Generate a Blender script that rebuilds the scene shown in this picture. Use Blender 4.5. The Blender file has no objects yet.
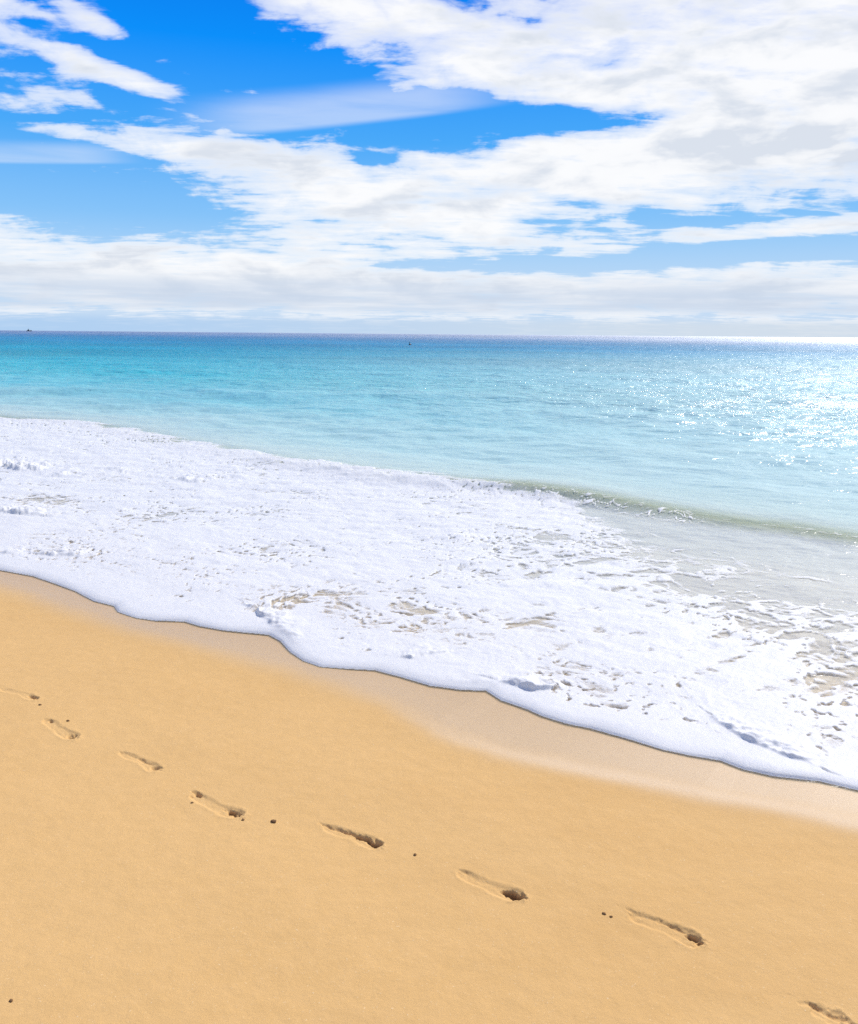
import bpy, math, random
import numpy as np
from mathutils import Vector, Matrix

rad = math.radians
scene = bpy.context.scene
COL = scene.collection
W_, H_ = 858, 1024
F_PX = 850.0            # focal length in pixels
CAM_H = 2.2
HOR = 334.0             # horizon row at the picture's centre column
PITCH = math.atan((512 - HOR) / F_PX)
ROLL = rad(0.50)

# ------------------------------------------------------------------ camera
cam_d = bpy.data.cameras.new("camera")
cam = bpy.data.objects.new("camera", cam_d)
COL.objects.link(cam)
cam_d.sensor_fit = 'VERTICAL'
cam_d.sensor_height = 24.0
cam_d.lens = 24.0 * F_PX / H_
cam_d.clip_start = 0.05
cam_d.clip_end = 60000
R = Matrix.Rotation(math.pi / 2 - PITCH, 4, 'X') @ Matrix.Rotation(ROLL, 4, 'Z')
cam.matrix_world = Matrix.Translation((0, 0, CAM_H)) @ R
scene.camera = cam
RM = np.array(R.to_3x3())


def pix_dir(px, py):
    """direction in the world of a picture point"""
    px = np.asarray(px, float); py = np.asarray(py, float)
    d = np.stack([(px - 429) / F_PX, -(py - 512) / F_PX, -np.ones_like(px)], -1)
    return d @ RM.T


def pix_ground(px, py, z=0.0):
    d = pix_dir(px, py)
    k = (z - CAM_H) / d[..., 2]
    return d[..., 0] * k, d[..., 1] * k


# ------------------------------------------------------------------ noise
_rng = np.random.RandomState(7)
_P = _rng.permutation(4096).astype(np.int64)
_G = np.stack([np.cos(_rng.rand(4096) * 6.28318), np.sin(_rng.rand(4096) * 6.28318)], -1)
_A = _rng.rand(4096) * 6.2831853
_GX, _GY = np.cos(_A), np.sin(_A)
_R1, _R2 = _rng.rand(4096), _rng.rand(4096)


def _h(ix, iy, seed):
    return _P[(_P[(ix + seed * 131) & 4095] + iy) & 4095]


def perlin(x, y, seed=0):
    ix = np.floor(x).astype(np.int64); iy = np.floor(y).astype(np.int64)
    fx = x - ix; fy = y - iy
    ux = fx * fx * fx * (fx * (fx * 6 - 15) + 10); uy = fy * fy * fy * (fy * (fy * 6 - 15) + 10)

    def g(a, b):
        k = _h(ix + a, iy + b, seed)
        return _GX[k] * (fx - a) + _GY[k] * (fy - b)
    n0 = g(0, 0) * (1 - ux) + g(1, 0) * ux
    n1 = g(0, 1) * (1 - ux) + g(1, 1) * ux
    return (n0 * (1 - uy) + n1 * uy) * 1.5


def fbm(x, y, seed=0, octv=4, gain=0.5, lac=2.03):
    t = 0; a = 1.0; s = 0
    for i in range(octv):
        t = t + a * perlin(x + 17.3 * i, y - 9.1 * i, seed + i); s += a
        a *= gain; x = x * lac; y = y * lac
    return t / s * 1.3


def worley(x, y, seed=0):
    ix = np.floor(x).astype(np.int64); iy = np.floor(y).astype(np.int64)
    f1 = np.full(x.shape, 9.0); f2 = np.full(x.shape, 9.0)
    for a in (-1, 0, 1):
        for b in (-1, 0, 1):
            k = _h(ix + a, iy + b, seed)
            dx = ix + a + _R1[k] - x; dy = iy + b + _R2[k] - y
            d = np.sqrt(dx * dx + dy * dy)
            f2 = np.where(d < f1, f1, np.minimum(f2, d)); f1 = np.minimum(f1, d)
    return f1, f2


def sst(a, b, x):
    t = np.clip((x - a) / (b - a), 0, 1)
    return t * t * (3 - 2 * t)


# ------------------------------------------------------------------ shore coordinates: u along the shore, v out to sea
DU = np.array([0.847, -0.532]); DU = DU / np.linalg.norm(DU)
DV = np.array([-DU[1], DU[0]])


def uv_of(x, y):
    return x * DU[0] + y * DU[1], x * DV[0] + y * DV[1]


def curve_uv(pts, left, right):
    """a line seen in the photograph, laid on the ground as v(u); continued past its ends with the slopes left / right"""
    p = np.array(pts, float)
    x, y = pix_ground(p[:, 0], p[:, 1])
    u, v = uv_of(x, y)
    o = np.argsort(u); u = u[o]; v = v[o]
    # soft meanders outside the picture
    ul = u[0] - np.linspace(400, 0.5, 500)
    ur = u[-1] + np.linspace(0.5, 400, 500)
    vl = v[0] + left * (ul - u[0]) + 0.35 * perlin(ul * 0.35, ul * 0, 3) * np.clip((u[0] - ul) / 3, 0, 1)
    vr = v[-1] + right * (ur - u[-1]) + 0.35 * perlin(ur * 0.35, ur * 0, 4) * np.clip((ur - u[-1]) / 3, 0, 1)
    return np.r_[ul, u, ur], np.r_[vl, v, vr]


EDGE = curve_uv([(0, 571), (33, 577), (56, 585), (75, 592), (94, 602), (114, 607), (118, 613), (136, 619), (157, 622),
                 (184, 622.5), (199, 627), (224, 631.6), (269, 636), (280, 642), (290, 653), (303, 662), (320, 668),
                 (347, 670), (375, 671.5), (400, 678), (430, 687), (460, 691), (486, 692), (501, 701.6), (528, 711), (541, 717),
                 (566, 725), (591, 730), (605, 734), (630, 741), (662, 751), (690, 757), (720, 762), (743, 771),
                 (774, 778), (820, 783), (858, 792)], 0.0, 0.0)
WETL = curve_uv([(0, 590), (60, 610), (130, 634), (200, 652), (280, 672), (340, 690), (390, 708), (440, 737), (500, 757),
                 (560, 768), (620, 780), (700, 797), (790, 814), (858, 828)], 0.0, 0.0)
OUTER = curve_uv([(0, 423), (60, 425), (110, 433), (140, 441), (200, 451), (250, 465), (300, 473), (350, 478),
                  (420, 484), (460, 490), (520, 498), (560, 508), (610, 528), (650, 545), (690, 558), (740, 566),
                  (790, 581), (830, 596), (858, 606)], 0.0, -0.5)
CREST = curve_uv([(0, 420), (60, 424), (110, 431), (180, 446), (250, 461), (300, 469), (380, 481), (450, 488), (520, 493),
                  (580, 502), (650, 514), (720, 524), (790, 532), (858, 543)], 0.0, 0.0)


def at(curve, u):
    return np.interp(u, curve[0], curve[1])


def pu(px, py):
    x, y = pix_ground(px, py); return float(uv_of(x, y)[0])


def pxy(px, py, z=0.0):
    x, y = pix_ground(px, py, z); return float(x), float(y)


# ------------------------------------------------------------------ sand heights, footprints
# heel and toe of each print where the photograph shows them, with a left/right foot, depth and look
PRINTS = [
    ((2, 689), (38, 699), 1, 0.9, "faint footprint at the far left end of the trail, with crumbled sand at its toe"),
    ((45, 719), (75, 739), -1, 1.0, "second footprint from the left, with dark toe pit and dark heel spot"),
    ((120, 752), (159, 770), 1, 0.85, "third footprint from the left, narrow and shallow with a thin dark far rim"),
    ((192, 794), (241, 817), -1, 1.1, "footprint with a rounded dark heel mark and dark toe pit, beside the largest dark clod"),
    ((324, 827), (381, 846), 1, 1.1, "deep footprint with one long curved black shadow along its far rim"),
    ((458, 872), (522, 899), -1, 1.15, "footprint with a black oval toe pit and a grey heel hollow"),
    ((628, 914), (703, 943), 1, 1.0, "long shallow footprint with a thin dark rim and crumbly edge, at the lower right"),
    ((811, 1008), (842, 1021), -1, .65, "footprint cut by the bottom edge of the view, nearest the camera"),
]


def sand_base(u, v):
    s = v - at(EDGE, u)                     # >0 out to sea
    land = np.clip(-s, 0, None)
    z = np.where(s > 0, -0.055 * s - 0.004 * s * s / (1 + 0.05 * s), 0.060 * land)
    z = np.where(s > 0, np.maximum(z, -6.0), z)
    z = np.minimum(z, 1.4 + 0.25 * np.tanh(land / 200))
    z = z + 0.012 * fbm(u * 0.35, v * 0.55, 21, 3) * sst(0.1, 1.5, land)
    z = z + 0.0022 * fbm(u * 2.2, v * 3.0, 24, 3) * sst(0.05, 0.6, land)
    # a very low berm along the old wet line
    w = v - at(WETL, u)
    z = z + 0.010 * np.exp(-(w / 0.22) ** 2)
    return z


def on_sand(px, py):
    """where the ray through a picture point meets the sloping sand"""
    z = 0.15
    for _ in range(8):
        x, y = pxy(px, py, z)
        u, v = uv_of(np.array([x]), np.array([y])); z = float(sand_base(u, v)[0])
    return x, y, z


# per print: width factor, even depth, then pits (place along 0..1, across in m (+ = far side), reach along, reach across, depth)
SHAPES = [
    (.62, .004, [(.82, .016, .030, .010, .018), (.92, -.004, .014, .010, .014), (.15, .010, .03, .010, .005)]),
    (.85, .006, [(.86, -.002, .022, .016, .022), (.12, .014, .018, .007, .015), (.5, .016, .05, .008, .004)]),
    (.70, .005, [(.60, .018, .070, .007, .011), (.88, .006, .024, .012, .018), (.25, .015, .04, .006, .007)]),
    (.88, .006, [(.07, .018, .026, .009, .015), (.80, .012, .030, .012, .024), (.90, -.004, .018, .012, .014), (.05, -.016, .006, .005, .010)]),
    (.86, .005, [(.40, .021, .075, .006, .012), (.68, .020, .045, .009, .022), (.88, .008, .028, .013, .025), (.10, .016, .03, .006, .010)]),
    (.88, .006, [(.10, .018, .030, .008, .007), (.86, .006, .034, .016, .028)]),
    (.98, .006, [(.30, .026, .075, .006, .006), (.62, .026, .055, .006, .011), (.86, .014, .026, .009, .022), (.96, -.002, .012, .010, .020)]),
    (.80, .005, [(.12, .014, .022, .009, .018), (.35, .012, .05, .008, .008), (.85, .010, .03, .012, .018)]),
]


def foot_depth(x, y):
    """depression (m, positive down), raised rim and id mask of the prints at world x, y"""
    dep = np.zeros_like(x); rim = np.zeros_like(x); ident = np.full(x.shape, -1, int)
    for k, (hp, tp, side, dm, _) in enumerate(PRINTS):
        wf, even, pits = SHAPES[k]
        hx, hy, _z = on_sand(*hp); tx, ty, _z = on_sand(*tp)
        ax, ay = tx - hx, ty - hy; L = math.hypot(ax, ay); ax /= L; ay /= L
        sel = (np.abs(x - (hx + tx) / 2) < L) & (np.abs(y - (hy + ty) / 2) < L)
        if not sel.any(): continue
        X = x[sel] - hx; Y = y[sel] - hy
        wobx = 0.006 * fbm(x[sel] * 18, y[sel] * 18, 140 + k, 3); woby = 0.006 * fbm(x[sel] * 18, y[sel] * 18, 150 + k, 3)
        a = (X * ax + Y * ay + wobx) / L
        bb = -X * ay + Y * ax + woby
        b = bb * side
        ca = np.clip(a, 0, 1)
        hw = 1.12 * wf * np.interp(ca, [0, .04, .14, .30, .5, .68, .82, .93, 1.0], [.0, .020, .031, .030, .025, .037, .041, .033, .0])
        ctr = np.interp(ca, [0, .3, .55, .8, 1], [0, .003, .009, .0, -.010])
        lat = hw - np.abs(b - ctr)
        end = np.minimum(a, 1 - a) * L * 1.4
        inside = np.minimum(lat, end + 0.004)
        lump = 1 + 0.35 * fbm(x[sel] * 45, y[sel] * 45, 60 + k, 3)
        d = even * lump * sst(-0.010, 0.012, inside) * np.interp(ca, [0, .15, .5, .7, 1], [1.2, 1.1, .6, 1, 1.2])
        for (pa, pb, ra, rb, pd) in pits:
            rr_ = np.hypot((a - pa) * L / (1.15 * ra), (bb - pb * wf) / (1.4 * rb + .001))
            rr_ = rr_ * (1 + 0.55 * fbm(x[sel] * 32, y[sel] * 32, 170 + k, 3))
            d = np.maximum(d, 1.15 * pd * dm * sst(1.55, 0.25, rr_) * (0.9 + .1 * lump))
        r = 0.0014 * np.exp(-((inside + 0.014) / 0.012) ** 2) * sst(0.002, -0.006, inside) * (0.4 + 0.9 * sst(.4, 1, ca))
        r = r * np.clip(1 + 1.6 * fbm(x[sel] * 30, y[sel] * 30, 80 + k, 3), 0, 3)
        # pushed-up grains where the sand broke at the toe
        r = r + 0.0035 * np.exp(-((a - 1.03) * L / .016) ** 2 - (bb / .03) ** 2) * np.clip(fbm(x[sel] * 60, y[sel] * 60, 160 + k, 2) + .3, 0, 2)
        dep[sel] += d; rim[sel] += r
        idn = ident[sel]; idn[(inside > -0.008) | (d > .002)] = k; ident[sel] = idn
    return dep, rim, ident


def sand_height(x, y):
    u, v = uv_of(x, y)
    z = sand_base(u, v)
    dep, rim, ident = foot_depth(x, y)
    grain = 0.0012 * fbm(x * 14, y * 14, 33, 3)
    s = v - at(EDGE, u)
    return z - dep + rim + grain * sst(0.2, 0.8, -s), ident, dep


# ------------------------------------------------------------------ sea surface heights
u_g0, u_g1 = pu(430, 489), pu(650, 514)


def crest_amp(u):
    a = 0.024 + 0.095 * np.exp(-((u - pu(525, 497)) / 2.1) ** 2) + 0.035 * np.exp(-((u - pu(300, 472)) / 1.8) ** 2)
    a = a + 0.016 * perlin(u * 0.6, u * 0 + 3.3, 5)
    return np.clip(a, 0.012, 0.3)


def sea_height(x, y):
    u, v = uv_of(x, y)
    s = v - at(EDGE, u)
    w = v - at(CREST, u) + 0.06 * perlin(u * 1.6, u * 0 + 1.7, 6) + 0.03 * perlin(u * 5, u * 0 + 8, 8)
    A = crest_amp(u)
    ridge = np.where(w > 0, np.exp(-(w / 0.95) ** 2), np.exp(-(np.abs(w) / 0.30) ** 1.8))
    z = 0.006 + 0.0 * s
    z = z + 0.020 * sst(0, 1.2, s)
    z = z + A * ridge * sst(0.4, 2, s)
    out = sst(0.3, 3.0, w)
    # rolling swell, longer and higher farther out
    r = np.hypot(x, y)
    wv = v + 1.6 * perlin(u * 0.07, v * 0.07, 11)
    z = z + out * 0.035 * np.sin(wv * 2 * math.pi / 5.3) * (0.6 + 0.8 * perlin(u * 0.12, v * 0.1, 12))
    z = z + out * sst(8, 25, w) * 0.07 * np.sin((y + 0.12 * x + 2.2 * perlin(x * 0.03, y * 0.05, 14)) * 2 * math.pi / 11.0)
    # the standing swell line that shows as a darker band
    yl = 29.5 - 0.07 * x + 1.1 * perlin(x * 0.06, y * 0.02, 15)
    q = y - yl
    z = z + 0.20 * np.where(q > 0, np.exp(-(q / 2.4) ** 2), np.exp(-(q / 1.1) ** 2)) * (0.75 + 0.5 * perlin(x * 0.1, y * 0, 16))
    # chop
    near = sst(0.8, 2.5, s)
    fade = 1 / (1 + (r / 80) ** 2)
    z = z + near * (0.010 * fbm(u * 0.9, v * 1.8, 17, 3) + out * fade * 0.045 * fbm(u * 0.55, v * 1.3, 18, 4))
    z = z + out * fade * sst(10, 22, r) * 0.10 * fbm(x * 0.45, y * 0.9, 19, 4)
    # turbulence in the spent water
    turb = sst(0.5, 1.5, s) * (1 - out)
    z = z + turb * 0.009 * fbm(u * 2.5, v * 4.5, 20, 3)
    # choppy lip of the breaker
    z = z + A * 0.09 * np.exp(-((w + 0.12) / 0.3) ** 2) * fbm(u * 4, v * 7, 22, 3)
    return z


# ------------------------------------------------------------------ foam
# little overlapping lips inside the foam (photograph polylines), height of the step in m
LIPS = [
    ([(246, 607), (256, 612), (266, 621), (272, 628), (270, 634)], .040, .05),
    ([(272, 636), (284, 640), (292, 650)], .02, .05),
    ([(398, 661), (412, 662), (428, 658), (450, 655)], .028, .045),
    ([(500, 686), (515, 690), (535, 694), (552, 693), (566, 690)], .045, .05),
    ([(440, 690), (480, 690), (500, 697)], .015, .05),
    ([(714, 722), (728, 733), (745, 744), (765, 753), (790, 762), (815, 771)], .042, .045),
    ([(36, 556), (55, 559), (85, 559)], .045, .07),
    ([(0, 556), (16, 557)], .03, .07),
    ([(-20, 513), (20, 517), (38, 519)], .07, .10),
    ([(-20, 465), (0, 468), (22, 473), (45, 473)], .09, .16),
    ([(46, 478), (64, 479)], .05, .15),
    ([(160, 480), (185, 483), (200, 486)], .05, .15),
    ([(120, 476), (136, 474)], .05, .15),
]


def lip_field(x, y):
    z = np.zeros_like(x)
    for pts, hgt, wid in LIPS:
        p = np.array(pts, float); X, Y = pix_ground(p[:, 0], p[:, 1])
        sel = (x > X.min() - 1.2) & (x < X.max() + 1.2) & (y > Y.min() - 1.2) & (y < Y.max() + 1.6)
        if not sel.any(): continue
        qx = x[sel] + 0.02 * perlin(x[sel] * 7, y[sel] * 7, 90); qy = y[sel] + 0.02 * perlin(x[sel] * 7, y[sel] * 7, 91)
        best = np.full(qx.shape, 1e9); sgn = np.zeros_like(qx); tt = np.zeros_like(qx)
        n = len(X) - 1
        for i in range(n):
            ex, ey = X[i + 1] - X[i], Y[i + 1] - Y[i]; l2 = ex * ex + ey * ey
            t = np.clip(((qx - X[i]) * ex + (qy - Y[i]) * ey) / l2, 0, 1)
            dx = qx - X[i] - t * ex; dy = qy - Y[i] - t * ey
            d = np.hypot(dx, dy); m = d < best
            best = np.where(m, d, best); sgn = np.where(m, np.sign(ex * dy - ey * dx), sgn); tt = np.where(m, (i + t) / n, tt)
        sd = best * sgn                                # + = far side of the line
        taper = np.sin(np.clip(tt, 0.02, .98) * math.pi) ** 0.5
        prof = np.where(sd > 0, np.exp(-(sd / (wid * 3.5)) ** 2) , np.exp(-(sd / (wid * 0.35)) ** 2))
        z[sel] += 0.55 * hgt * prof * taper * np.clip(1 + 1.5 * fbm(qx * 7, qy * 7, 93, 3), .15, 1.8)
    return z


def foam_field(x, y):
    """alpha (0..1), thickness (m)"""
    u, v = uv_of(x, y)
    r = np.hypot(x, y)
    s = v - at(EDGE, u)
    wu = u + 0.22 * fbm(u * 1.3, v * 1.3, 50, 3); wv = v + 0.22 * fbm(u * 1.3, v * 1.3, 51, 3)
    o = at(OUTER, u) - v + 0.5 * fbm(u * 0.8, v * 1.6, 52, 4)       # distance inside the outer limit
    span = at(OUTER, u) - at(EDGE, u)
    frac = np.clip(s / np.maximum(span, .1), 0, 1.5)
    rightish = sst(pu(300, 560), pu(820, 640), u)
    n1 = fbm(wu * 0.7, wv * 1.0, 53, 3)
    n2 = fbm(wu * 3.2, wv * 4.2, 54, 4)
    n3 = fbm(wu * 9.0, wv * 9.0, 55, 3)
    f1, f2 = worley(wu * 2.3, wv * 2.7, 56)
    lace = np.exp(-((f2 - f1) / 0.16) ** 2)
    g1, g2 = worley(wu * 6.5 + n2, wv * 7.5, 57)
    lace2 = np.exp(-((g2 - g1) / 0.22) ** 2)
    # strong coverage in the body; opening up towards the outer limit on the right
    opening = sst(0.30, 1.0, frac) * rightish
    D = 0.80 + 0.42 * n1 + 0.42 * n2 + 0.36 * n3 - 0.72 * opening + (0.30 + 0.35 * opening) * lace + 0.22 * lace2
    # belt of specks a little behind the front
    belt = np.exp(-((s - 0.75) / 0.42) ** 2) * (0.45 + 0.9 * np.clip(fbm(u * 0.9, v * 0.9, 58, 2) + .25, 0, 1))
    n4_ = fbm(u * 16, v * 14, 64, 2)
    spk = np.clip(fbm(u * 0.6 + 5, v * 0.8, 65, 3) + 0.32, 0, 1)
    D = D - 0.9 * spk * sst(.22, .5, n4_ + 0.35 * n2)
    ca_, sa_ = math.cos(0.6), math.sin(0.6)
    sx_, sy_ = x * ca_ + y * sa_, -x * sa_ + y * ca_
    strk = fbm(sx_ * 1.3 + .3 * n2, sy_ * 5.0, 66, 4)
    D = D + (0.22 + 0.62 * rightish) * strk * sst(.5, 1.5, s)
    D = D - 0.42 * belt * sst(-.1, .35, n3 + 0.2 * n2)
    # tan clearing behind the fold
    cx, cy = pxy(292, 600)
    c = np.exp(-(((x - cx) / 0.42) ** 2 + ((y - cy) / 0.42) ** 2))
    D = D - 0.75 * c * sst(-.25, .3, n3 + n2 * .6)
    for (ax_, ay_, rx_, ry_, am) in ((715, 590, .30, .32, .8), (800, 640, .25, .25, .7), (845, 680, .3, .3, .5), (680, 665, .25, .2, .35), (30, 503, .8, .5, .3),
                                     (570, 545, .5, .4, .35), (805, 600, .4, .3, .5)):
        cx, cy = pxy(ax_, ay_)
        D = D - am * np.exp(-(((x - cx) / rx_) ** 2 + ((y - cy) / ry_) ** 2)) * (0.8 + n2)
    # solid lip along the front
    D = D + 1.0 * sst(0.34, 0.10, s + 0.05 * n2)
    # outer limit
    o = o + 0.45 * (1 - sst(pu(330, 480), pu(520, 500), u))
    lim = sst(-0.45 - .3 * rightish, 0.25 + 1.1 * rightish, o)
    alpha = (0.36 * sst(-.2, .5, D) + 0.64 * sst(0.24, 0.98, D)) * lim
    alpha = alpha * sst(-0.1, 0.30, alpha + 0.35 * n3 + 0.2 * lace)
    # scattered flecks and trails beyond the limit
    trail = sst(0.62, 0.9, lace * 0.6 + n2 * 0.6 + n3 * 0.3) * np.exp(-np.clip(-o, 0, 9) / 0.30) * sst(-1.5, 0.1, o)
    alpha = np.maximum(alpha, 0.8 * trail)
    # crest foam: ragged white on the breaker's shoreward foot
    w = v - at(CREST, u)
    A = crest_amp(u)
    cf = np.exp(-((w + 0.22) / 0.24) ** 2) * sst(-0.05, 0.45, n2 * .5 + 0.5 * n3 + (lace2 - .5) * .9 - .1) * sst(.02, .06, A)
    alpha = np.maximum(alpha, 0.95 * cf)
    cf2 = np.exp(-((w - 0.02) / 0.10) ** 2) * sst(-0.05, 0.35, n3 + 0.5 * n2)
    alpha = np.maximum(alpha, 0.45 * cf2)
    front = sst(-0.003, 0.007, s)
    alpha = np.clip(alpha, 0, 1) * front
    # thickness
    lw = 0.115 + 0.035 * perlin(u * 1.2, u * 0, 59)
    e = np.clip(s / lw, 0, 1)
    edgeh = 0.022 * (1 + 0.35 * perlin(u * 2.3, u * 0 + 5, 61))
    lip = edgeh * (1 - (1 - e) ** 2) ** 0.78 * (1 - 0.72 * sst(1.0, 4.5, s / lw))
    body = 0.008 + 0.0035 * n2 + 0.0022 * n3 + 0.005 * n1 + 0.0012 * fbm(u * 20, v * 20, 62, 2) + 0.004 * strk
    body = np.clip(body, 0.001, None)
    mix = sst(0.8, 3.5, s / lw)
    th = lip + body * mix + 0.0010 * fbm(u * 16, v * 16, 63, 2) * sst(.2, 1, e)
    th = th + lip_field(x, y) * sst(0.4, 1.2, s / lw)
    th = th + sst(0.25, .6, frac) * (1 - .5 * rightish) * np.clip(0.05 * fbm(x * 0.55, y * 1.5, 67, 4) * fbm(x * 1.6, y * 2.6, 68, 3) + 0.016 * fbm(x * 1.1, y * 3.2, 69, 3), -.02, .05)
    # tumbling white water grows rougher outward
    th = th + sst(0.4, 1, frac) * (1 - 0.6 * rightish) * (0.006 * np.clip(n2, -.4, 1) + 0.003 * n3)
    th = np.where(s > 0.5, th * (1 - 0.55 * opening), th)
    th = np.maximum(th, 0.0015) * (0.12 + 0.88 * sst(0.02, 0.7, alpha)) + 0.0035
    return alpha, th * (0.15 + 0.85 * sst(-0.006, 0.016, s))


# ------------------------------------------------------------------ structured sheets, denser where the camera looks closely
def rows_y(py0, py1, step, before=(), after=()):
    py = np.arange(py0, py1, -step)
    y = CAM_H / np.tan(PITCH + np.arctan((py - 512) / F_PX))
    return np.r_[list(before), y, list(after)]


def sheet(name, ys, ts, hfun, keep=None, attrs=None):
    T, Y = np.meshgrid(ts, ys)
    wd = np.where(Y > 0, np.sqrt(Y * Y + 0.8), 0.9 + np.abs(Y))
    X = T * wd
    return X, Y


def mesh_from_grid(name, X, Y, Z, facemask=None, mat=None, attrs=None, smooth=True, normals=None):
    n, m = X.shape
    idx = np.arange(n * m).reshape(n, m)
    q = np.stack([idx[:-1, :-1], idx[:-1, 1:], idx[1:, 1:], idx[1:, :-1]], -1).reshape(-1, 4)
    if facemask is not None:
        q = q[facemask.reshape(-1)]
    used = np.zeros(n * m, bool); used[q.reshape(-1)] = True
    remap = np.cumsum(used) - 1
    q = remap[q]
    co = np.stack([X, Y, Z], -1).reshape(-1, 3)[used].astype(np.float32)
    me = bpy.data.meshes.new(name)
    me.vertices.add(len(co)); me.vertices.foreach_set("co", co.reshape(-1))
    me.loops.add(q.size); me.loops.foreach_set("vertex_index", q.reshape(-1).astype(np.int32))
    me.polygons.add(len(q))
    me.polygons.foreach_set("loop_start", np.arange(0, q.size, 4, dtype=np.int32))
    me.update(calc_edges=True)
    me.polygons.foreach_set("use_smooth", np.ones(len(q), bool))
    for k, a in (attrs or {}).items():
        a = np.asarray(a, np.float32)
        if a.ndim == 3:
            d = me.attributes.new(k, 'FLOAT_COLOR', 'POINT')
            d.data.foreach_set("color", np.concatenate([a.reshape(-1, 3)[used], np.ones((used.sum(), 1), np.float32)], 1).reshape(-1))
        else:
            d = me.attributes.new(k, 'FLOAT', 'POINT')
            d.data.foreach_set("value", a.reshape(-1)[used])
    if normals is not None:
        me.normals_split_custom_set_from_vertices(normals.reshape(-1, 3)[used].astype(np.float32))
    if mat: me.materials.append(mat)
    ob = bpy.data.objects.new(name, me); COL.objects.link(ob)
    return ob


def face_any(a):
    return a[:-1, :-1] | a[:-1, 1:] | a[1:, 1:] | a[1:, :-1]


def grid_normals(X, Y, Z):
    du = np.stack([np.gradient(X, axis=1), np.gradient(Y, axis=1), np.gradient(Z, axis=1)], -1)
    dv = np.stack([np.gradient(X, axis=0), np.gradient(Y, axis=0), np.gradient(Z, axis=0)], -1)
    nn = np.cross(du, dv); nn /= np.linalg.norm(nn, axis=-1, keepdims=True) + 1e-12
    nn[nn[..., 2] < 0] *= -1
    return nn


# ------------------------------------------------------------------ node helpers
class NT:
    def __init__(self, tree): self.t = tree; self.n = tree.nodes; self.l = tree.links

    def node(self, typ, **kw):
        nd = self.n.new(typ)
        for k, v in kw.items():
            if k == 'inp':
                for i, val in v.items():
                    if isinstance(val, bpy.types.NodeSocket): self.l.new(val, nd.inputs[i])
                    else: nd.inputs[i].default_value = val
            else: setattr(nd, k, v)
        return nd

    def math(self, op, a, b=None, c=None, clamp=False):
        nd = self.node('ShaderNodeMath', operation=op, use_clamp=clamp)
        for i, v in enumerate((a, b, c)):
            if v is None: continue
            if isinstance(v, bpy.types.NodeSocket): self.l.new(v, nd.inputs[i])
            else: nd.inputs[i].default_value = v
        return nd.outputs[0]

    def vmath(self, op, a, b=None):
        nd = self.node('ShaderNodeVectorMath', operation=op)
        for i, v in enumerate((a, b)):
            if v is None: continue
            if isinstance(v, bpy.types.NodeSocket): self.l.new(v, nd.inputs[i])
            else: nd.inputs[i].default_value = v
        return nd.outputs['Value'] if op in ('LENGTH', 'DOT_PRODUCT') else nd.outputs[0]

    def mix(self, f, a, b, blend='MIX'):
        nd = self.node('ShaderNodeMix', data_type='RGBA', blend_type=blend)
        for i, v in ((0, f), (6, a), (7, b)):
            if isinstance(v, bpy.types.NodeSocket): self.l.new(v, nd.inputs[i])
            else: nd.inputs[i].default_value = v if not isinstance(v, tuple) or len(v) == 4 else (*v, 1)
        return nd.outputs[2]

    def ss(self, x, a, b, lo=0.0, hi=1.0):
        nd = self.node('ShaderNodeMapRange', interpolation_type='SMOOTHSTEP')
        for i, v in ((0, x), (1, a), (2, b), (3, lo), (4, hi)):
            if isinstance(v, bpy.types.NodeSocket): self.l.new(v, nd.inputs[i])
            else: nd.inputs[i].default_value = v
        return nd.outputs[0]

    def noise(self, vec, scale, detail=4, rough=.5, dist=0.0, dim='3D'):
        nd = self.node('ShaderNodeTexNoise', noise_dimensions=dim, inp={'Vector': vec, 'Scale': scale, 'Detail': detail, 'Roughness': rough, 'Distortion': dist})
        return nd.outputs['Fac']

    def mapping(self, vec, loc=(0, 0, 0), rot=(0, 0, 0), sc=(1, 1, 1), typ='POINT'):
        return self.node('ShaderNodeMapping', vector_type=typ, inp={'Vector': vec, 'Location': loc, 'Rotation': rot, 'Scale': sc}).outputs[0]


def new_mat(name):
    m = bpy.data.materials.new(name); m.use_nodes = True
    m.node_tree.nodes.clear()
    t = NT(m.node_tree)
    out = t.node('ShaderNodeOutputMaterial')
    return m, t, out


# ------------------------------------------------------------------ sun and sky
SUN_AZ, SUN_EL = rad(37), rad(42)
sd = Vector((math.sin(SUN_AZ) * math.cos(SUN_EL), math.cos(SUN_AZ) * math.cos(SUN_EL), math.sin(SUN_EL)))
sl = bpy.data.lights.new("sun", 'SUN'); sl.energy = 4.6; sl.angle = rad(0.53); sl.color = (1.0, 0.955, 0.88)
so = bpy.data.objects.new("sun", sl); COL.objects.link(so)
so.rotation_euler = (-sd).to_track_quat('-Z', 'Y').to_euler()

wd = bpy.data.worlds.new("World"); scene.world = wd; wd.use_nodes = True
wd.node_tree.nodes.clear(); t = NT(wd.node_tree)
wo = t.node('ShaderNodeOutputWorld')
bg = t.node('ShaderNodeBackground'); bg.inputs['Strength'].default_value = 0.10
t.l.new(bg.outputs[0], wo.inputs[0])
SKY_K = 10.0            # 1 / strength
sky = t.node('ShaderNodeTexSky', sky_type='NISHITA', sun_disc=False, sun_elevation=SUN_EL, sun_rotation=SUN_AZ,
             altitude=0, air_density=1.0, dust_density=0.6, ozone_density=2.5)
tc = t.node('ShaderNodeTexCoord').outputs['Generated']
sep = t.node('ShaderNodeSeparateXYZ', inp={0: tc})
dx, dy, dz = sep.outputs
hl = t.math('SQRT', t.math('ADD', t.math('MULTIPLY', dx, dx), t.math('MULTIPLY', dy, dy)))
az = t.math('ARCTAN2', dx, dy); el = t.math('ARCTAN2', dz, hl)
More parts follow.
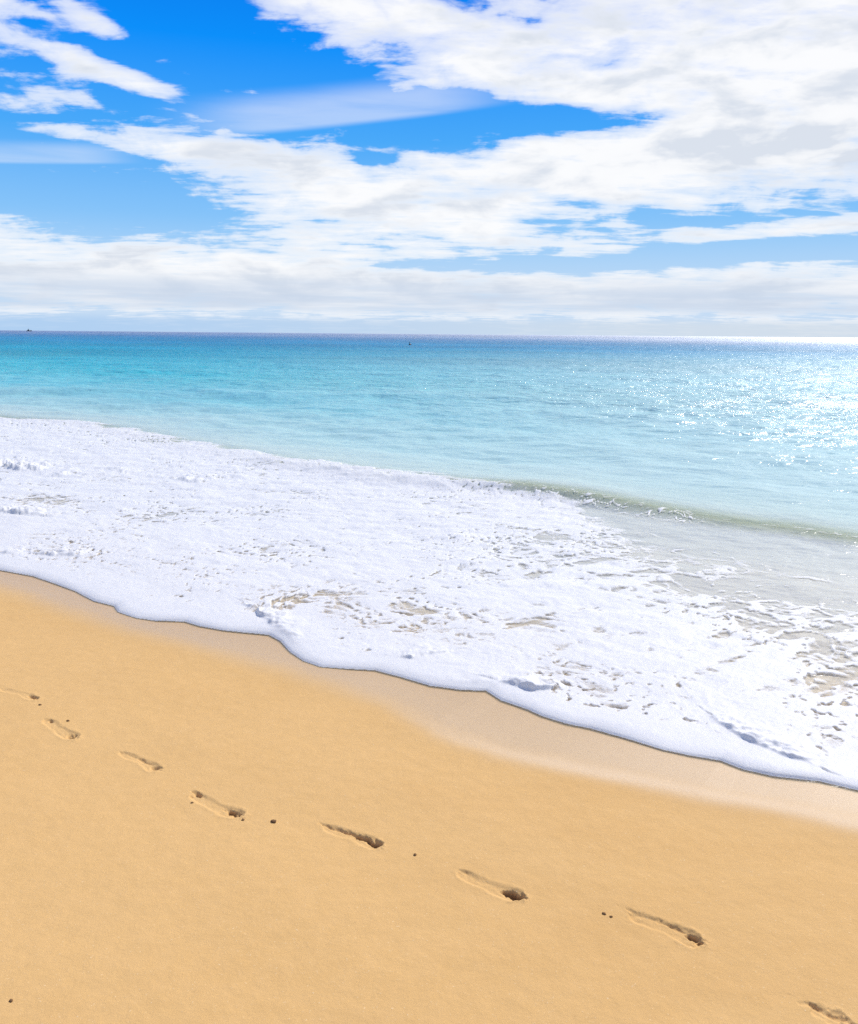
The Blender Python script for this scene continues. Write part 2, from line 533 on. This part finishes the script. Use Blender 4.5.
ae = t.node('ShaderNodeCombineXYZ', inp={0: az, 1: el, 2: 0.0}).outputs[0]
zz = t.math('ADD', t.math('MAXIMUM', dz, 0.0), 0.09)
pl = t.node('ShaderNodeCombineXYZ', inp={0: t.math('DIVIDE', dx, zz), 1: t.math('DIVIDE', dy, zz), 2: 0.0}).outputs[0]


def azel(px, py):
    d = pix_dir(px, py); return math.atan2(d[0], d[1]), math.atan2(d[2], math.hypot(d[0], d[1]))


# cloud masses (+) and blue openings (-) of this sky by direction: centre, radii (photo units), tilt, weight
BL = [
    (640, 20, 380, 75, 5, .80), (800, 60, 260, 120, 0, .55), (440, 30, 150, 34, 12, .40), (760, 120, 260, 45, -8, .6), (320, 8, 70, 16, 14, .40), (560, 90, 150, 16, 8, .3),
    (300, 190, 190, 34, 5, .62), (560, 195, 330, 44, -3, .60), (640, 165, 330, 28, -6, .5), (150, 138, 130, 11, 5, .72), (250, 150, 120, 14, 5, .35), (400, 160, 120, 20, -4, .3),
    (60, 262, 230, 27, 3, .95), (330, 262, 150, 22, 3, .5), (450, 235, 200, 18, 3, .35), (300, 290, 800, 24, 0, .75), (700, 292, 500, 20, 0, .8), (800, 230, 130, 7, -1, .7),
    (45, 50, 60, 9, 14, .62), (105, 68, 75, 12, 18, .74), (165, 88, 45, 8, 6, .75), (24, 95, 42, 15, -4, .85), (32, 16, 50, 8, 10, .80), (118, 36, 58, 8, 22, .80), (240, 88, 48, 7, 3, .95), (85, 101, 30, 5, 10, .45), (60, 131, 40, 6, 4, .5),
    (240, 45, 110, 42, 10, -.75), (290, 100, 130, 26, -4, -.55), (545, 120, 110, 13, 4, -1.2), (420, 112, 130, 17, 2, -.75), (50, 185, 160, 36, 5, -.85), (60, 32, 70, 5, 14, -.35),
    (60, 118, 120, 10, 4, -.55), (160, 215, 75, 11, 6, -.6), (480, 6, 70, 9, 14, -.75), (210, 20, 100, 30, 20, -.4),
    (775, 249, 150, 10, -3, -1.35), (500, 266, 130, 8, 0, -1.0), (620, 262, 90, 6, -4, -.6), (790, 214, 90, 5, -2, -.75), (520, 192, 90, 7, 8, -.7), (600, 206, 60, 6, 5, -.45),
    (440, 198, 60, 6, -4, -.6), (380, 160, 45, 6, 10, -.5), (330, 222, 60, 5, -3, -.35), (560, 232, 80, 4, -2, -.4), (690, 103, 40, 7, -16, -.45), (400, 141, 60, 8, 4, -.35), (660, 220, 60, 4, 3, -.5),
]
acc = None
for (cx, cy, rx, ry, tilt, w) in BL:
    a0, e0 = azel(cx, cy)
    mp = t.mapping(ae, (a0, e0, 0), (0, 0, rad(-tilt)), (rx / F_PX, ry / F_PX, 1), 'TEXTURE')
    ln = t.vmath('LENGTH', mp)
    g = t.ss(ln, 1.6, 0.1, 0.0, w)
    acc = g if acc is None else t.math('ADD', acc, g)
nA = t.noise(t.mapping(pl, sc=(0.9, 1.1, 1)), 1.5, 10, .60, .35)
nB = t.noise(t.mapping(pl, loc=(3, 1, 0), sc=(1.0, 2.1, 1)), 3.6, 7, .62, .3)
nC = t.noise(t.mapping(ae, rot=(0, 0, rad(-8)), sc=(1, 2.1, 1)), 15.0, 8, .56, .4)
field = t.math('ADD', t.math('MULTIPLY', acc, .90), t.math('MULTIPLY', t.math('SUBTRACT', nA, .5), 2.2))
field = t.math('ADD', field, t.math('MULTIPLY', t.math('SUBTRACT', nB, .5), 2.0))
field = t.math('ADD', field, t.math('MULTIPLY', t.math('SUBTRACT', nC, .5), 2.3))
# scattered clouds elsewhere in the sky
elsewhere = t.math('MAXIMUM', t.ss(t.math('ABSOLUTE', az), .75, 1.5, 0.0, .16), t.ss(el, rad(28), rad(50), 0.0, .0))
field = t.math('ADD', field, elsewhere)
cov = t.math('ADD', t.ss(field, -0.04, 0.50, 0, .60), t.ss(field, .25, 1.3, 0, .38))
# faint high streaks, sharp below and feathered above
wisp = t.noise(t.mapping(ae, rot=(0, 0, rad(4)), sc=(1, 9, 1)), 6.0, 6, .6, .4)


def streak(px, py, rx, ry, tilt, amt):
    a0, e0 = azel(px, py)
    mp = t.mapping(ae, (a0, e0, 0), (0, 0, rad(-tilt)), (rx / F_PX, ry / F_PX, 1), 'TEXTURE')
    q_ = t.node('ShaderNodeSeparateXYZ', inp={0: mp}).outputs
    k_ = t.math('MULTIPLY', t.ss(t.math('ABSOLUTE', q_[0]), 1.0, .35), t.math('MULTIPLY', t.ss(q_[1], 1.2, 0.1), t.ss(q_[1], -.95, -.62)))
    return t.math('MULTIPLY', t.math('MULTIPLY', k_, amt), t.ss(wisp, .2, .65, .6, 1.1))


cir = streak(345, 106, 185, 19, -7, .36)
cir2 = streak(30, 153, 100, 10, -4, .30)
cov = t.math('MAXIMUM', cov, t.math('MAXIMUM', cir, cir2))
# pale haze layer low down
hz = t.ss(el, rad(0.2), rad(7.5), 0.85, 0.0)
# blue sky colour
skyc = t.node('ShaderNodeHueSaturation', inp={'Hue': 0.50, 'Saturation': 1.35, 'Value': 1.0, 'Color': sky.outputs[0]}).outputs[0]
skyc = t.mix(1.0, skyc, (0.85, 1.10, 1.45), 'MULTIPLY')
clear = t.node('ShaderNodeValToRGB'); t.l.new(t.ss(el, 0.0, rad(26)), clear.inputs[0])
cr_ = clear.color_ramp; cr_.elements[0].color = (.42, .68, .95, 1); cr_.elements[0].position = 0.0
cr_.elements[1].color = (.004, .16, .80, 1); cr_.elements[1].position = 1.0
for pos_, col_ in ((.18, (.24, .55, .95, 1)), (.42, (.07, .40, .95, 1)), (.72, (.004, .275, .96, 1))):
    e_ = cr_.elements.new(pos_); e_.color = col_
clear10 = t.vmath('MULTIPLY', clear.outputs[0], (SKY_K, SKY_K, SKY_K))
skyc = t.mix(t.math('MULTIPLY', t.ss(el, rad(70), rad(22)), t.ss(t.math('ABSOLUTE', az), 1.3, .6, .45, 1.0)), skyc, clear10)
skyc = t.vmath('MAXIMUM', skyc, (0.0, 0.0, 0.0))
# cloud colour: bright, with soft grey undersides from the thick parts
thick = t.ss(field, 0.45, 1.5)
nD = t.noise(t.mapping(ae, loc=(5, 2, 0), sc=(1, 3.4, 1)), 7.0, 5, .55, .3)
grey = t.math('MULTIPLY', thick, t.ss(t.math('ADD', nD, t.math('MULTIPLY', t.math('SUBTRACT', nC, .5), .5)), .42, .66))
a0, e0 = azel(800, 145)
mp = t.mapping(ae, (a0, e0, 0), (0, 0, rad(4)), (150 / F_PX, 30 / F_PX, 1), 'TEXTURE')
grey = t.math('ADD', grey, t.math('MULTIPLY', t.ss(t.vmath('LENGTH', mp), 1.7, 0.0, 0.0, .6), t.ss(t.math('ADD', t.math('MULTIPLY', nD, .6), t.math('MULTIPLY', nC, .4)), .36, .62)), clamp=True)
K = SKY_K
cc = t.mix(grey, (0.985 * K, 0.99 * K, 1.0 * K), (0.72 * K, 0.77 * K, 0.85 * K))
# grey-blue bank near the horizon
bank = t.math('MULTIPLY', t.ss(el, rad(1.0), rad(1.7)), t.ss(el, rad(4.3), rad(2.3)))
bankn = t.noise(t.mapping(ae, sc=(1, 14, 1)), 5.0, 4, .55)
bank = t.math('MULTIPLY', bank, t.ss(bankn, .25, .62, .35, 1.0))
cc = t.mix(t.math('MULTIPLY', bank, .85), cc, (0.57 * K, 0.67 * K, 0.82 * K))
final = t.mix(hz, skyc, (0.60 * K, 0.73 * K, 0.90 * K))
final = t.mix(cov, final, cc)
low = t.ss(el, rad(1.25), rad(0.55), 0.0, 0.85)
final = t.mix(low, final, t.mix(t.ss(az, rad(-26), rad(24)), (0.42 * K, 0.62 * K, 0.88 * K), (0.66 * K, 0.74 * K, 0.83 * K)))
t.l.new(final, bg.inputs['Color'])

# ------------------------------------------------------------------ materials
# sand
m_sand, t, out = new_mat("sand")
co = t.node('ShaderNodeTexCoord').outputs['Object']
wet = t.node('ShaderNodeAttribute', attribute_name='wet').outputs['Fac']
pshade = t.node('ShaderNodeAttribute', attribute_name='pit_shade').outputs['Fac']
salt = t.node('ShaderNodeAttribute', attribute_name='salt').outputs['Fac']
n1 = t.noise(co, 0.9, 5, .55)
n2 = t.noise(co, 14, 4, .6)
n3 = t.noise(co, 260, 3, .7)
n4 = t.noise(co, 120, 2, .6)
c = t.mix(n1, (0.595, 0.355, 0.13), (0.655, 0.41, 0.168))
c = t.mix(t.ss(n2, .3, .75, 0, .5), c, (0.67, 0.415, 0.17))
c = t.mix(t.ss(t.noise(t.mapping(co, rot=(0, 0, .56), sc=(1, 3, 1)), 0.35, 4, .6), .48, .72, 0, .35), c, (0.54, 0.31, 0.11))
c = t.mix(t.ss(n3, .62, .78, 0, .55), c, (0.30, 0.17, 0.08))
c = t.mix(t.ss(n4, .64, .78, 0, .5), c, (0.86, 0.68, 0.44))
cw = t.mix(n1, (0.50, 0.335, 0.165), (0.56, 0.38, 0.20))
cw = t.mix(t.ss(n3, .58, .78, 0, .3), cw, (0.25, 0.16, 0.09))
c = t.mix(wet, c, cw)
c = t.mix(t.math('MULTIPLY', pshade, .8), c, (.13, .07, .035))  # painted shade: near-black brown mixed into the footprint pits
c = t.mix(t.math('MULTIPLY', salt, t.ss(n4, .2, .7, .45, .95)), c, (0.70, 0.52, 0.33))
b1 = t.node('ShaderNodeBump', inp={'Strength': 0.45, 'Distance': 0.0022, 'Height': n3})
b2 = t.node('ShaderNodeBump', inp={'Strength': t.math('SUBTRACT', 0.6, t.math('MULTIPLY', wet, .45)), 'Distance': 0.0025, 'Height': t.noise(co, 60, 4, .7), 'Normal': b1.outputs[0]})
rough = t.math('SUBTRACT', 0.95, t.math('MULTIPLY', wet, 0.52))
p = t.node('ShaderNodeBsdfPrincipled', inp={'Base Color': c, 'Roughness': rough, 'Normal': b2.outputs[0],
                                            'Specular IOR Level': t.math('ADD', 0.12, t.math('MULTIPLY', wet, .26))})
t.l.new(p.outputs[0], out.inputs[0])

# sea
m_sea, t, out = new_mat("sea_water")
co = t.node('ShaderNodeTexCoord').outputs['Object']
body = t.node('ShaderNodeAttribute', attribute_name='body').outputs['Color']
opac = t.node('ShaderNodeAttribute', attribute_name='opacity').outputs['Fac']
calm = t.node('ShaderNodeAttribute', attribute_name='calm').outputs['Fac']
wide = t.node('ShaderNodeAttribute', attribute_name='wide').outputs['Fac']
cr = t.mapping(co, rot=(0, 0, rad(12)), sc=(1.0, 1.9, 1))
na = t.noise(cr, 1.1, 5, .60, .3)
nb = t.noise(cr, 5.0, 4, .60, .3)
nc = t.noise(t.mapping(co, rot=(0, 0, rad(-20)), sc=(1, 1.6, 1)), 0.22, 6, .62, .2)
st = t.math('SUBTRACT', 1.0, t.math('MULTIPLY', calm, 0.75))
b0 = t.node('ShaderNodeBump', inp={'Strength': st, 'Distance': 0.55, 'Height': nc})
b1 = t.node('ShaderNodeBump', inp={'Strength': st, 'Distance': 0.16, 'Height': na, 'Normal': b0.outputs[0]})
b2 = t.node('ShaderNodeBump', inp={'Strength': st, 'Distance': 0.022, 'Height': nb, 'Normal': b1.outputs[0]})
far = t.node('ShaderNodeAttribute', attribute_name='chop').outputs['Fac']
gl1 = t.node('ShaderNodeBsdfGlossy', inp={'Color': (1, 1, 1, 1), 'Roughness': 0.16, 'Normal': b2.outputs[0]})
gl2 = t.node('ShaderNodeBsdfGlossy', inp={'Color': (1, 1, 1, 1), 'Roughness': t.math('ADD', .39, t.math('MULTIPLY', t.node('ShaderNodeAttribute', attribute_name='wide').outputs['Fac'], .12)), 'Normal': b0.outputs[0]})
gl = t.node('ShaderNodeMixShader', inp={0: t.math('ADD', t.math('ADD', .12, t.math('MULTIPLY', far, .45)), t.math('MULTIPLY', wide, .36)), 1: gl1.outputs[0], 2: gl2.outputs[0]})
bw = t.node('ShaderNodeBump', inp={'Strength': t.math('SUBTRACT', 0.75, t.math('MULTIPLY', calm, .6)), 'Distance': 0.32, 'Height': na})
bw2 = t.node('ShaderNodeBump', inp={'Strength': t.math('SUBTRACT', 0.75, t.math('MULTIPLY', calm, .6)), 'Distance': 0.9, 'Height': nc, 'Normal': bw.outputs[0]})
dif = t.node('ShaderNodeBsdfDiffuse', inp={'Color': body, 'Normal': bw2.outputs[0]})
trn = t.node('ShaderNodeBsdfTranslucent', inp={'Color': body})
thin = t.node('ShaderNodeAttribute', attribute_name='thin').outputs['Fac']
bd = t.node('ShaderNodeMixShader', inp={0: t.math('ADD', 0.04, t.math('MULTIPLY', thin, .06)), 1: dif.outputs[0], 2: trn.outputs[0]})
tr = t.node('ShaderNodeBsdfTransparent', inp={'Color': (0.95, 0.98, 0.97, 1)})
m1 = t.node('ShaderNodeMixShader', inp={0: opac, 1: tr.outputs[0], 2: bd.outputs[0]})
fr = t.node('ShaderNodeFresnel', inp={'IOR': 1.33, 'Normal': bw2.outputs[0]})
m2 = t.node('ShaderNodeMixShader', inp={0: t.math('MULTIPLY', t.math('MINIMUM', fr.outputs[0], t.math('ADD', .55, t.math('MULTIPLY', wide, .3))), t.math('ADD', t.math('SUBTRACT', 0.70, t.math('MULTIPLY', far, 0.24)), t.math('ADD', t.math('MULTIPLY', wide, .15), t.math('ADD', t.math('MULTIPLY', calm, -.28), t.math('MULTIPLY', thin, -.25))))), 1: m1.outputs[0], 2: gl.outputs[0]})
t.l.new(m2.outputs[0], out.inputs[0])

# foam
m_foam, t, out = new_mat("foam")
co = t.node('ShaderNodeTexCoord').outputs['Object']
al = t.node('ShaderNodeAttribute', attribute_name='cover').outputs['Fac']
n1 = t.noise(co, 55, 4, .65)
n2 = t.noise(co, 190, 2, .6)
n5 = t.noise(co, 1.2, 4, .6)
vor = t.node('ShaderNodeTexVoronoi', inp={'Vector': co, 'Scale': 95.0}).outputs['Distance']
a2 = t.math('ADD', al, t.math('MULTIPLY', t.math('SUBTRACT', n1, .52), 0.6))
a2 = t.ss(a2, 0.10, 0.78)
a2 = t.math('MULTIPLY', a2, t.ss(al, 0.0, .12))
b1 = t.node('ShaderNodeBump', inp={'Strength': 0.3, 'Distance': 0.003, 'Height': n1})
b2 = t.node('ShaderNodeBump', inp={'Strength': 0.3, 'Distance': 0.002, 'Height': vor, 'Normal': b1.outputs[0]})
fc = t.mix(n5, (0.90, 0.895, 0.88), (0.955, 0.945, 0.915))
p = t.node('ShaderNodeBsdfPrincipled', inp={'Base Color': fc, 'Roughness': 0.55, 'Normal': b2.outputs[0], 'Specular IOR Level': .25,
                                            'Subsurface Weight': 0.0})
trl = t.node('ShaderNodeBsdfTranslucent', inp={'Color': fc})
ms = t.node('ShaderNodeMixShader', inp={0: 0.28, 1: p.outputs[0], 2: trl.outputs[0]})
tr = t.node('ShaderNodeBsdfTransparent')
mm = t.node('ShaderNodeMixShader', inp={0: a2, 1: tr.outputs[0], 2: ms.outputs[0]})
t.l.new(mm.outputs[0], out.inputs[0])


def plain(name, color, rough=.6, spec=.4):
    m, t, out = new_mat(name)
    co = t.node('ShaderNodeTexCoord').outputs['Object']
    c = t.mix(t.noise(co, 3, 4, .6), tuple(k * .8 for k in color), tuple(min(1, k * 1.15) for k in color))
    p = t.node('ShaderNodeBsdfPrincipled', inp={'Base Color': c, 'Roughness': rough, 'Specular IOR Level': spec})
    t.l.new(p.outputs[0], out.inputs[0]); return m


# ------------------------------------------------------------------ build the sheets
tcore = np.linspace(-0.62, 0.62, 1240)
tside = 0.62 * (1 + np.cumsum(np.linspace(0.01, 1.2, 40)))
ts = np.r_[-tside[::-1], tcore, tside]
LAND_BACK = (-3000, -1000, -300, -100, -40, -18, -8, -4, -2, -1, -.3, .2, .6, .9, 1.15, 1.35, 1.5, 1.62)

# sand sheet
ys = rows_y(1210, 560, 0.75, LAND_BACK)
ys = ys[(np.r_[True, np.diff(ys) > 0])]
ys = np.r_[ys, rows_y(558, 420, 3.0), rows_y(415, 337, 8.0), [2500, 5000, 10000, 20000, 40000]]
ys = np.unique(ys)
T, Y = np.meshgrid(ts, ys)
X = T * np.where(Y > 0, np.sqrt(Y * Y + 0.8), 0.9 + np.abs(Y))
Z, ident, dep_ = sand_height(X, Y)
U, V = uv_of(X, Y)
S = V - at(EDGE, U)
WT = V - at(WETL, U) + 0.05 * fbm(U * 1.5, V * 1.5, 70, 3)
wetv = sst(-0.22, 0.16, WT)
saltv = np.exp(-((WT + 0.03) / 0.075) ** 2) * sst(pu(330, 690), pu(640, 785), U) * 0.85
pit_shade = sst(0.013, 0.024, dep_)  # mask of the deepest print pits, where shadow is painted into the colour
saltv = np.maximum(saltv, 0.22 * np.exp(-((WT - 0.25) / 0.30) ** 2) * sst(pu(420, 730), pu(800, 800), U))
NN = grid_normals(X, Y, Z)
fid = ident
fmax = np.max(np.stack([fid[:-1, :-1], fid[:-1, 1:], fid[1:, 1:], fid[1:, :-1]]), 0)
att = dict(wet=wetv, salt=saltv, pit_shade=pit_shade)
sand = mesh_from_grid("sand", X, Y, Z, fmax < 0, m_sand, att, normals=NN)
sand['kind'] = 'structure'; sand['label'] = 'golden beach sand sloping down to the surf, darker and wet beside the foam'
for k, pr in enumerate(PRINTS):
    fm = fmax == k
    if not fm.any(): continue
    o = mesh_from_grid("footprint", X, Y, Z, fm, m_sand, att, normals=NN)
    # origin at the middle of the print
    hx, hy = pxy((pr[0][0] + pr[1][0]) / 2, (pr[0][1] + pr[1][1]) / 2, 0.18)
    o['label'] = pr[4]; o['category'] = 'footprint'; o['group'] = 'barefoot trail of prints across the dry sand'

# sea sheet
ys = rows_y(850, 334.45, 0.6)
ys = np.unique(np.r_[ys, rows_y(1000, 850, 4), [8000, 12000, 20000, 40000]])
ys_sea = ys
T, Y = np.meshgrid(ts, ys)
X = T * np.sqrt(Y * Y + 0.8)
U, V = uv_of(X, Y)
S = V - at(EDGE, U)
Z = sea_height(X, Y)
Zs = sand_base(U, V)
Z = np.maximum(Z, Zs + 0.002)
Wc = V - at(CREST, U)
R_ = np.hypot(X, Y)
nz = fbm(U * 0.15, V * 0.35, 71, 4); nz2 = fbm(X * 0.02, Y * 0.03, 72, 3)


def ramp(xs, cols, x):
    return np.stack([np.interp(x, xs, [c[i] for c in cols]) for i in range(3)], -1)


# body colour of the water by its distance out (depth over sand)
q = Wc * (1 + 0.25 * nz)
body = ramp([-5, -0.4, 0.0, 0.6, 3, 8, 18, 45, 110, 300, 900],
            [(.78, .77, .68), (.72, .76, .69), (.58, .66, .46), (.60, .72, .65), (.39, .62, .59), (.16, .50, .53), (.035, .40, .45), (.0, .29, .39), (.0, .22, .38), (.0, .13, .29), (.0, .075, .19)], q)
patch = np.clip(nz2, -0.5, .5)[..., None]
body = np.clip(body * (1 + 0.25 * patch), 0, 1)
# sun glare and sky reflection on the right, put into the body colour
glare_tint = (sst(-0.45, 0.40, X / np.maximum(Y, 1)) * sst(150, 10, Y) * 0.72 * sst(0.2, 3.0, Wc))[..., None]
body = body * (1 - glare_tint) + glare_tint * np.array([.48, .64, .62])
shore_sand = sst(3.0, 0.3, S)[..., None]
body = body * (1 - shore_sand) + shore_sand * np.array([.80, .66, .44])
opac = np.interp(Wc, [-3.0, -0.6, 0, 1.0, 3.0, 9], [.62, .72, .55, .84, .95, 1.0]) * sst(-.3, .9, S)
calm = sst(22, 0, Wc)
thin = np.exp(-((Wc + .05) / .3) ** 2)
chop = sst(4, 60, Wc)
wide = sst(80, 500, Wc)
fm = ~face_any(S < -0.02)
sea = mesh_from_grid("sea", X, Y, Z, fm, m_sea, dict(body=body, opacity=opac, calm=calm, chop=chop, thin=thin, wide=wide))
sea['kind'] = 'structure'; sea['label'] = 'turquoise sea deepening to blue at the horizon'

# foam sheet on the spent wave
ys = rows_y(850, 405, 0.5)
ys = np.unique(np.r_[ys, rows_y(1000, 850, 4)])
tf = np.r_[-tside[:22][::-1], np.linspace(-0.62, 0.62, 1500), tside[:22]]
T, Y = np.meshgrid(tf, ys)
X = T * np.sqrt(Y * Y + 0.8)
U, V = uv_of(X, Y)
Z = sea_height(X, Y); Z = np.maximum(Z, sand_base(U, V) + 0.002)
al, th = foam_field(X, Y)
S = V - at(EDGE, U)
Z = Z + th
keep = face_any(al > 0.01) & ~face_any(S < -0.03)
foam = mesh_from_grid("foam", X, Y, Z, keep, m_foam, dict(cover=al))
foam['kind'] = 'stuff'; foam['label'] = 'white sea foam spread over the beach from the broken wave'

# ------------------------------------------------------------------ small things
import bmesh
m_clod = plain("damp_sand_clod", (0.20, 0.11, 0.05), .9, .1)
CLODS = [
    (273.5, 822, .012, 'largest dark clod of moist sand, right of the print with the rounded heel mark'),
    (243, 820, .007, 'small clod just off the toe of the print with the rounded heel mark'),
    (192, 803, .006, 'small dark clod at the heel of the print with the rounded heel mark'),
    (415, 855, .007, 'lone dark clod right of the deep footprint with the curved shadow'),
    (604, 914, .007, 'dark clod just left of the long shallow footprint, first of a close pair'),
    (611, 917, .006, 'dark clod just left of the long shallow footprint, second of a close pair'),
    (68, 721, .008, 'dark clod above the second footprint from the left'),
    (40, 705, .008, 'dark clod below the toe of the faint footprint at the far left'),
    (11, 1001, .006, 'small dark speck of sand alone in the lower left corner'),
]
rr = random.Random(4)
for i, (px, py, r, lab) in enumerate(CLODS):
    x, y, z = on_sand(px, py)
    bm = bmesh.new(); bmesh.ops.create_icosphere(bm, subdivisions=3, radius=1)
    for v in bm.verts:
        n = float(fbm(np.array([v.co.x * 1.3 + i * 7]), np.array([v.co.y * 1.3 + v.co.z * 1.7]), 5, 3)[0])
        v.co *= 1 + 0.35 * n
        v.co = Vector((v.co.x * r * rr.uniform(.98, 1.02) * 1.15, v.co.y * r * .9, v.co.z * r * .6))
    me = bpy.data.meshes.new("sand_clod"); bm.to_mesh(me); bm.free()
    for p_ in me.polygons: p_.use_smooth = True
    me.materials.append(m_clod)
    o = bpy.data.objects.new("sand_clod", me); COL.objects.link(o)
    o.location = (x, y, z + r * .18); o.rotation_euler = (0, 0, rr.uniform(0, 3))
    o['label'] = lab; o['category'] = 'sand clod'; o['group'] = 'crumbs of sand kicked out beside the footprints'


def mesh_obj(name, bm, mat, parent=None, loc=(0, 0, 0)):
    me = bpy.data.meshes.new(name); bm.to_mesh(me); bm.free(); me.materials.append(mat)
    o = bpy.data.objects.new(name, me); COL.objects.link(o); o.parent = parent; o.location = loc
    return o


def loft(sections):
    """closed loft through rings of equal length"""
    bm = bmesh.new(); rings = [[bm.verts.new(p) for p in s] for s in sections]
    n = len(rings[0])
    for a, b in zip(rings, rings[1:]):
        for i in range(n): bm.faces.new((a[i], a[(i + 1) % n], b[(i + 1) % n], b[i]))
    bm.faces.new(rings[0][::-1]); bm.faces.new(rings[-1])
    bmesh.ops.recalc_face_normals(bm, faces=bm.faces)
    return bm


def boxbm(bm, c, s, taper=1.0):
    g = bmesh.ops.create_cube(bm, size=1)['verts']
    for v in g:
        k = taper if v.co.z > 0 else 1
        v.co = Vector((v.co.x * s[0] * k + c[0], v.co.y * s[1] * k + c[1], v.co.z * s[2] + c[2]))
    return bm


def cylbm(bm, c, r, h, seg=16, r2=None):
    bmesh.ops.create_cone(bm, cap_ends=True, segments=seg, radius1=r, radius2=r if r2 is None else r2, depth=h, matrix=Matrix.Translation(c))
    return bm


# fishing boat on the horizon
m_hull = plain("dark_hull_paint", (0.05, 0.07, 0.09)); m_cab = plain("grey_cabin_paint", (0.16, 0.18, 0.20)); m_steel = plain("mast_steel", (0.08, 0.09, 0.1))
m_glass = plain("cabin_glass", (0.02, 0.03, 0.04), .15, .5)
d = pix_dir(29, 331); D = 2600.0
bx, by = float(d[0] / d[1] * D), D
boat = bpy.data.objects.new("fishing_boat", None); COL.objects.link(boat); boat.location = (bx, by, 0)
boat['label'] = 'tiny dark boat far off on the horizon at the left'; boat['category'] = 'boat'
secs = []
for X_, hw, zt, zb in ((-7.4, 1.9, 1.9, -.4), (-6.5, 2.1, 1.8, -.8), (-2, 2.4, 1.7, -1), (3, 2.2, 2.0, -1), (6, 1.3, 2.6, -.8), (8, .12, 3.1, .4)):
    secs.append([(X_, -hw, zt), (X_, -hw * .85, (zt + zb) / 2), (X_, -hw * .35, zb), (X_, hw * .35, zb), (X_, hw * .85, (zt + zb) / 2), (X_, hw, zt)])
mesh_obj("hull", loft(secs), m_hull, boat)
bm = bmesh.new(); boxbm(bm, (-1.8, 0, 3.1), (5.0, 3.0, 2.4), .92); boxbm(bm, (-1.0, 0, 5.0), (2.8, 2.4, 1.5), .9)
cab = mesh_obj("cabin", bm, m_cab, boat)
for xx in (-3.2, -1.8, -.4):
    for sgn in (-1, 1):
        bm = bmesh.new(); boxbm(bm, (xx, sgn * 1.47, 3.4), (.8, .12, .7)); w = mesh_obj("window", bm, m_glass, cab)
bm = bmesh.new(); cylbm(bm, (-1.2, 0, 7.5), .13, 4.4, 8); boxbm(bm, (-1.2, 0, 8.3), (.1, 2.2, .1)); mesh_obj("mast", bm, m_steel, boat)
bm = bmesh.new(); cylbm(bm, (5.2, 0, 3.9), .12, 3.2, 8); mesh_obj("foremast", bm, m_steel, boat)

# buoy
m_red = plain("dark_red_paint", (0.09, 0.02, 0.02), .5); m_blk = plain("black_rubber", (0.015, 0.015, 0.018), .6)
x, y = pxy(410, 345.2)
z = 0.0
buoy = bpy.data.objects.new("buoy", None); COL.objects.link(buoy); buoy.location = (x, y, z); buoy.rotation_euler = (rad(6), rad(-8), 0)
buoy['label'] = 'small dark buoy floating far out on the turquoise water'; buoy['category'] = 'buoy'
prof = [(0.02, -.22), (.16, -.18), (.25, -.05), (.27, .06), (.24, .17), (.15, .27), (.08, .32), (.05, .34)]
secs = [[(r_ * math.cos(a), r_ * math.sin(a), z_) for a in np.linspace(0, 2 * math.pi, 25)[:-1]] for r_, z_ in prof]
mesh_obj("float", loft(secs), m_red, buoy)
bm = bmesh.new(); cylbm(bm, (0, 0, .44), .03, .22, 12); cylbm(bm, (0, 0, .58), .09, .12, 12, .04); mesh_obj("top_mark", bm, m_blk, buoy)
secs = [[(.0 + (.277) * math.cos(a), .277 * math.sin(a), zz_) for a in np.linspace(0, 2 * math.pi, 25)[:-1]] for zz_ in (.035, .085)]
mesh_obj("fender_ring", loft(secs), m_blk, buoy)

# ------------------------------------------------------------------ render settings
scene.view_settings.view_transform = 'Standard'
scene.view_settings.look = 'None'
scene.view_settings.exposure = 0.0
scene.view_settings.gamma = 1.0
scene.render.engine = 'CYCLES'
cy = scene.cycles
cy.max_bounces = 8; cy.diffuse_bounces = 3; cy.glossy_bounces = 3; cy.transparent_max_bounces = 12; cy.transmission_bounces = 2
cy.caustics_reflective = False; cy.caustics_refractive = False
cy.sample_clamp_indirect = 6.0
cy.sample_clamp_direct = 0.0
cy.use_denoising = False
cy.use_adaptive_sampling = True; cy.adaptive_threshold = 0.02
scene.render.film_transparent = False
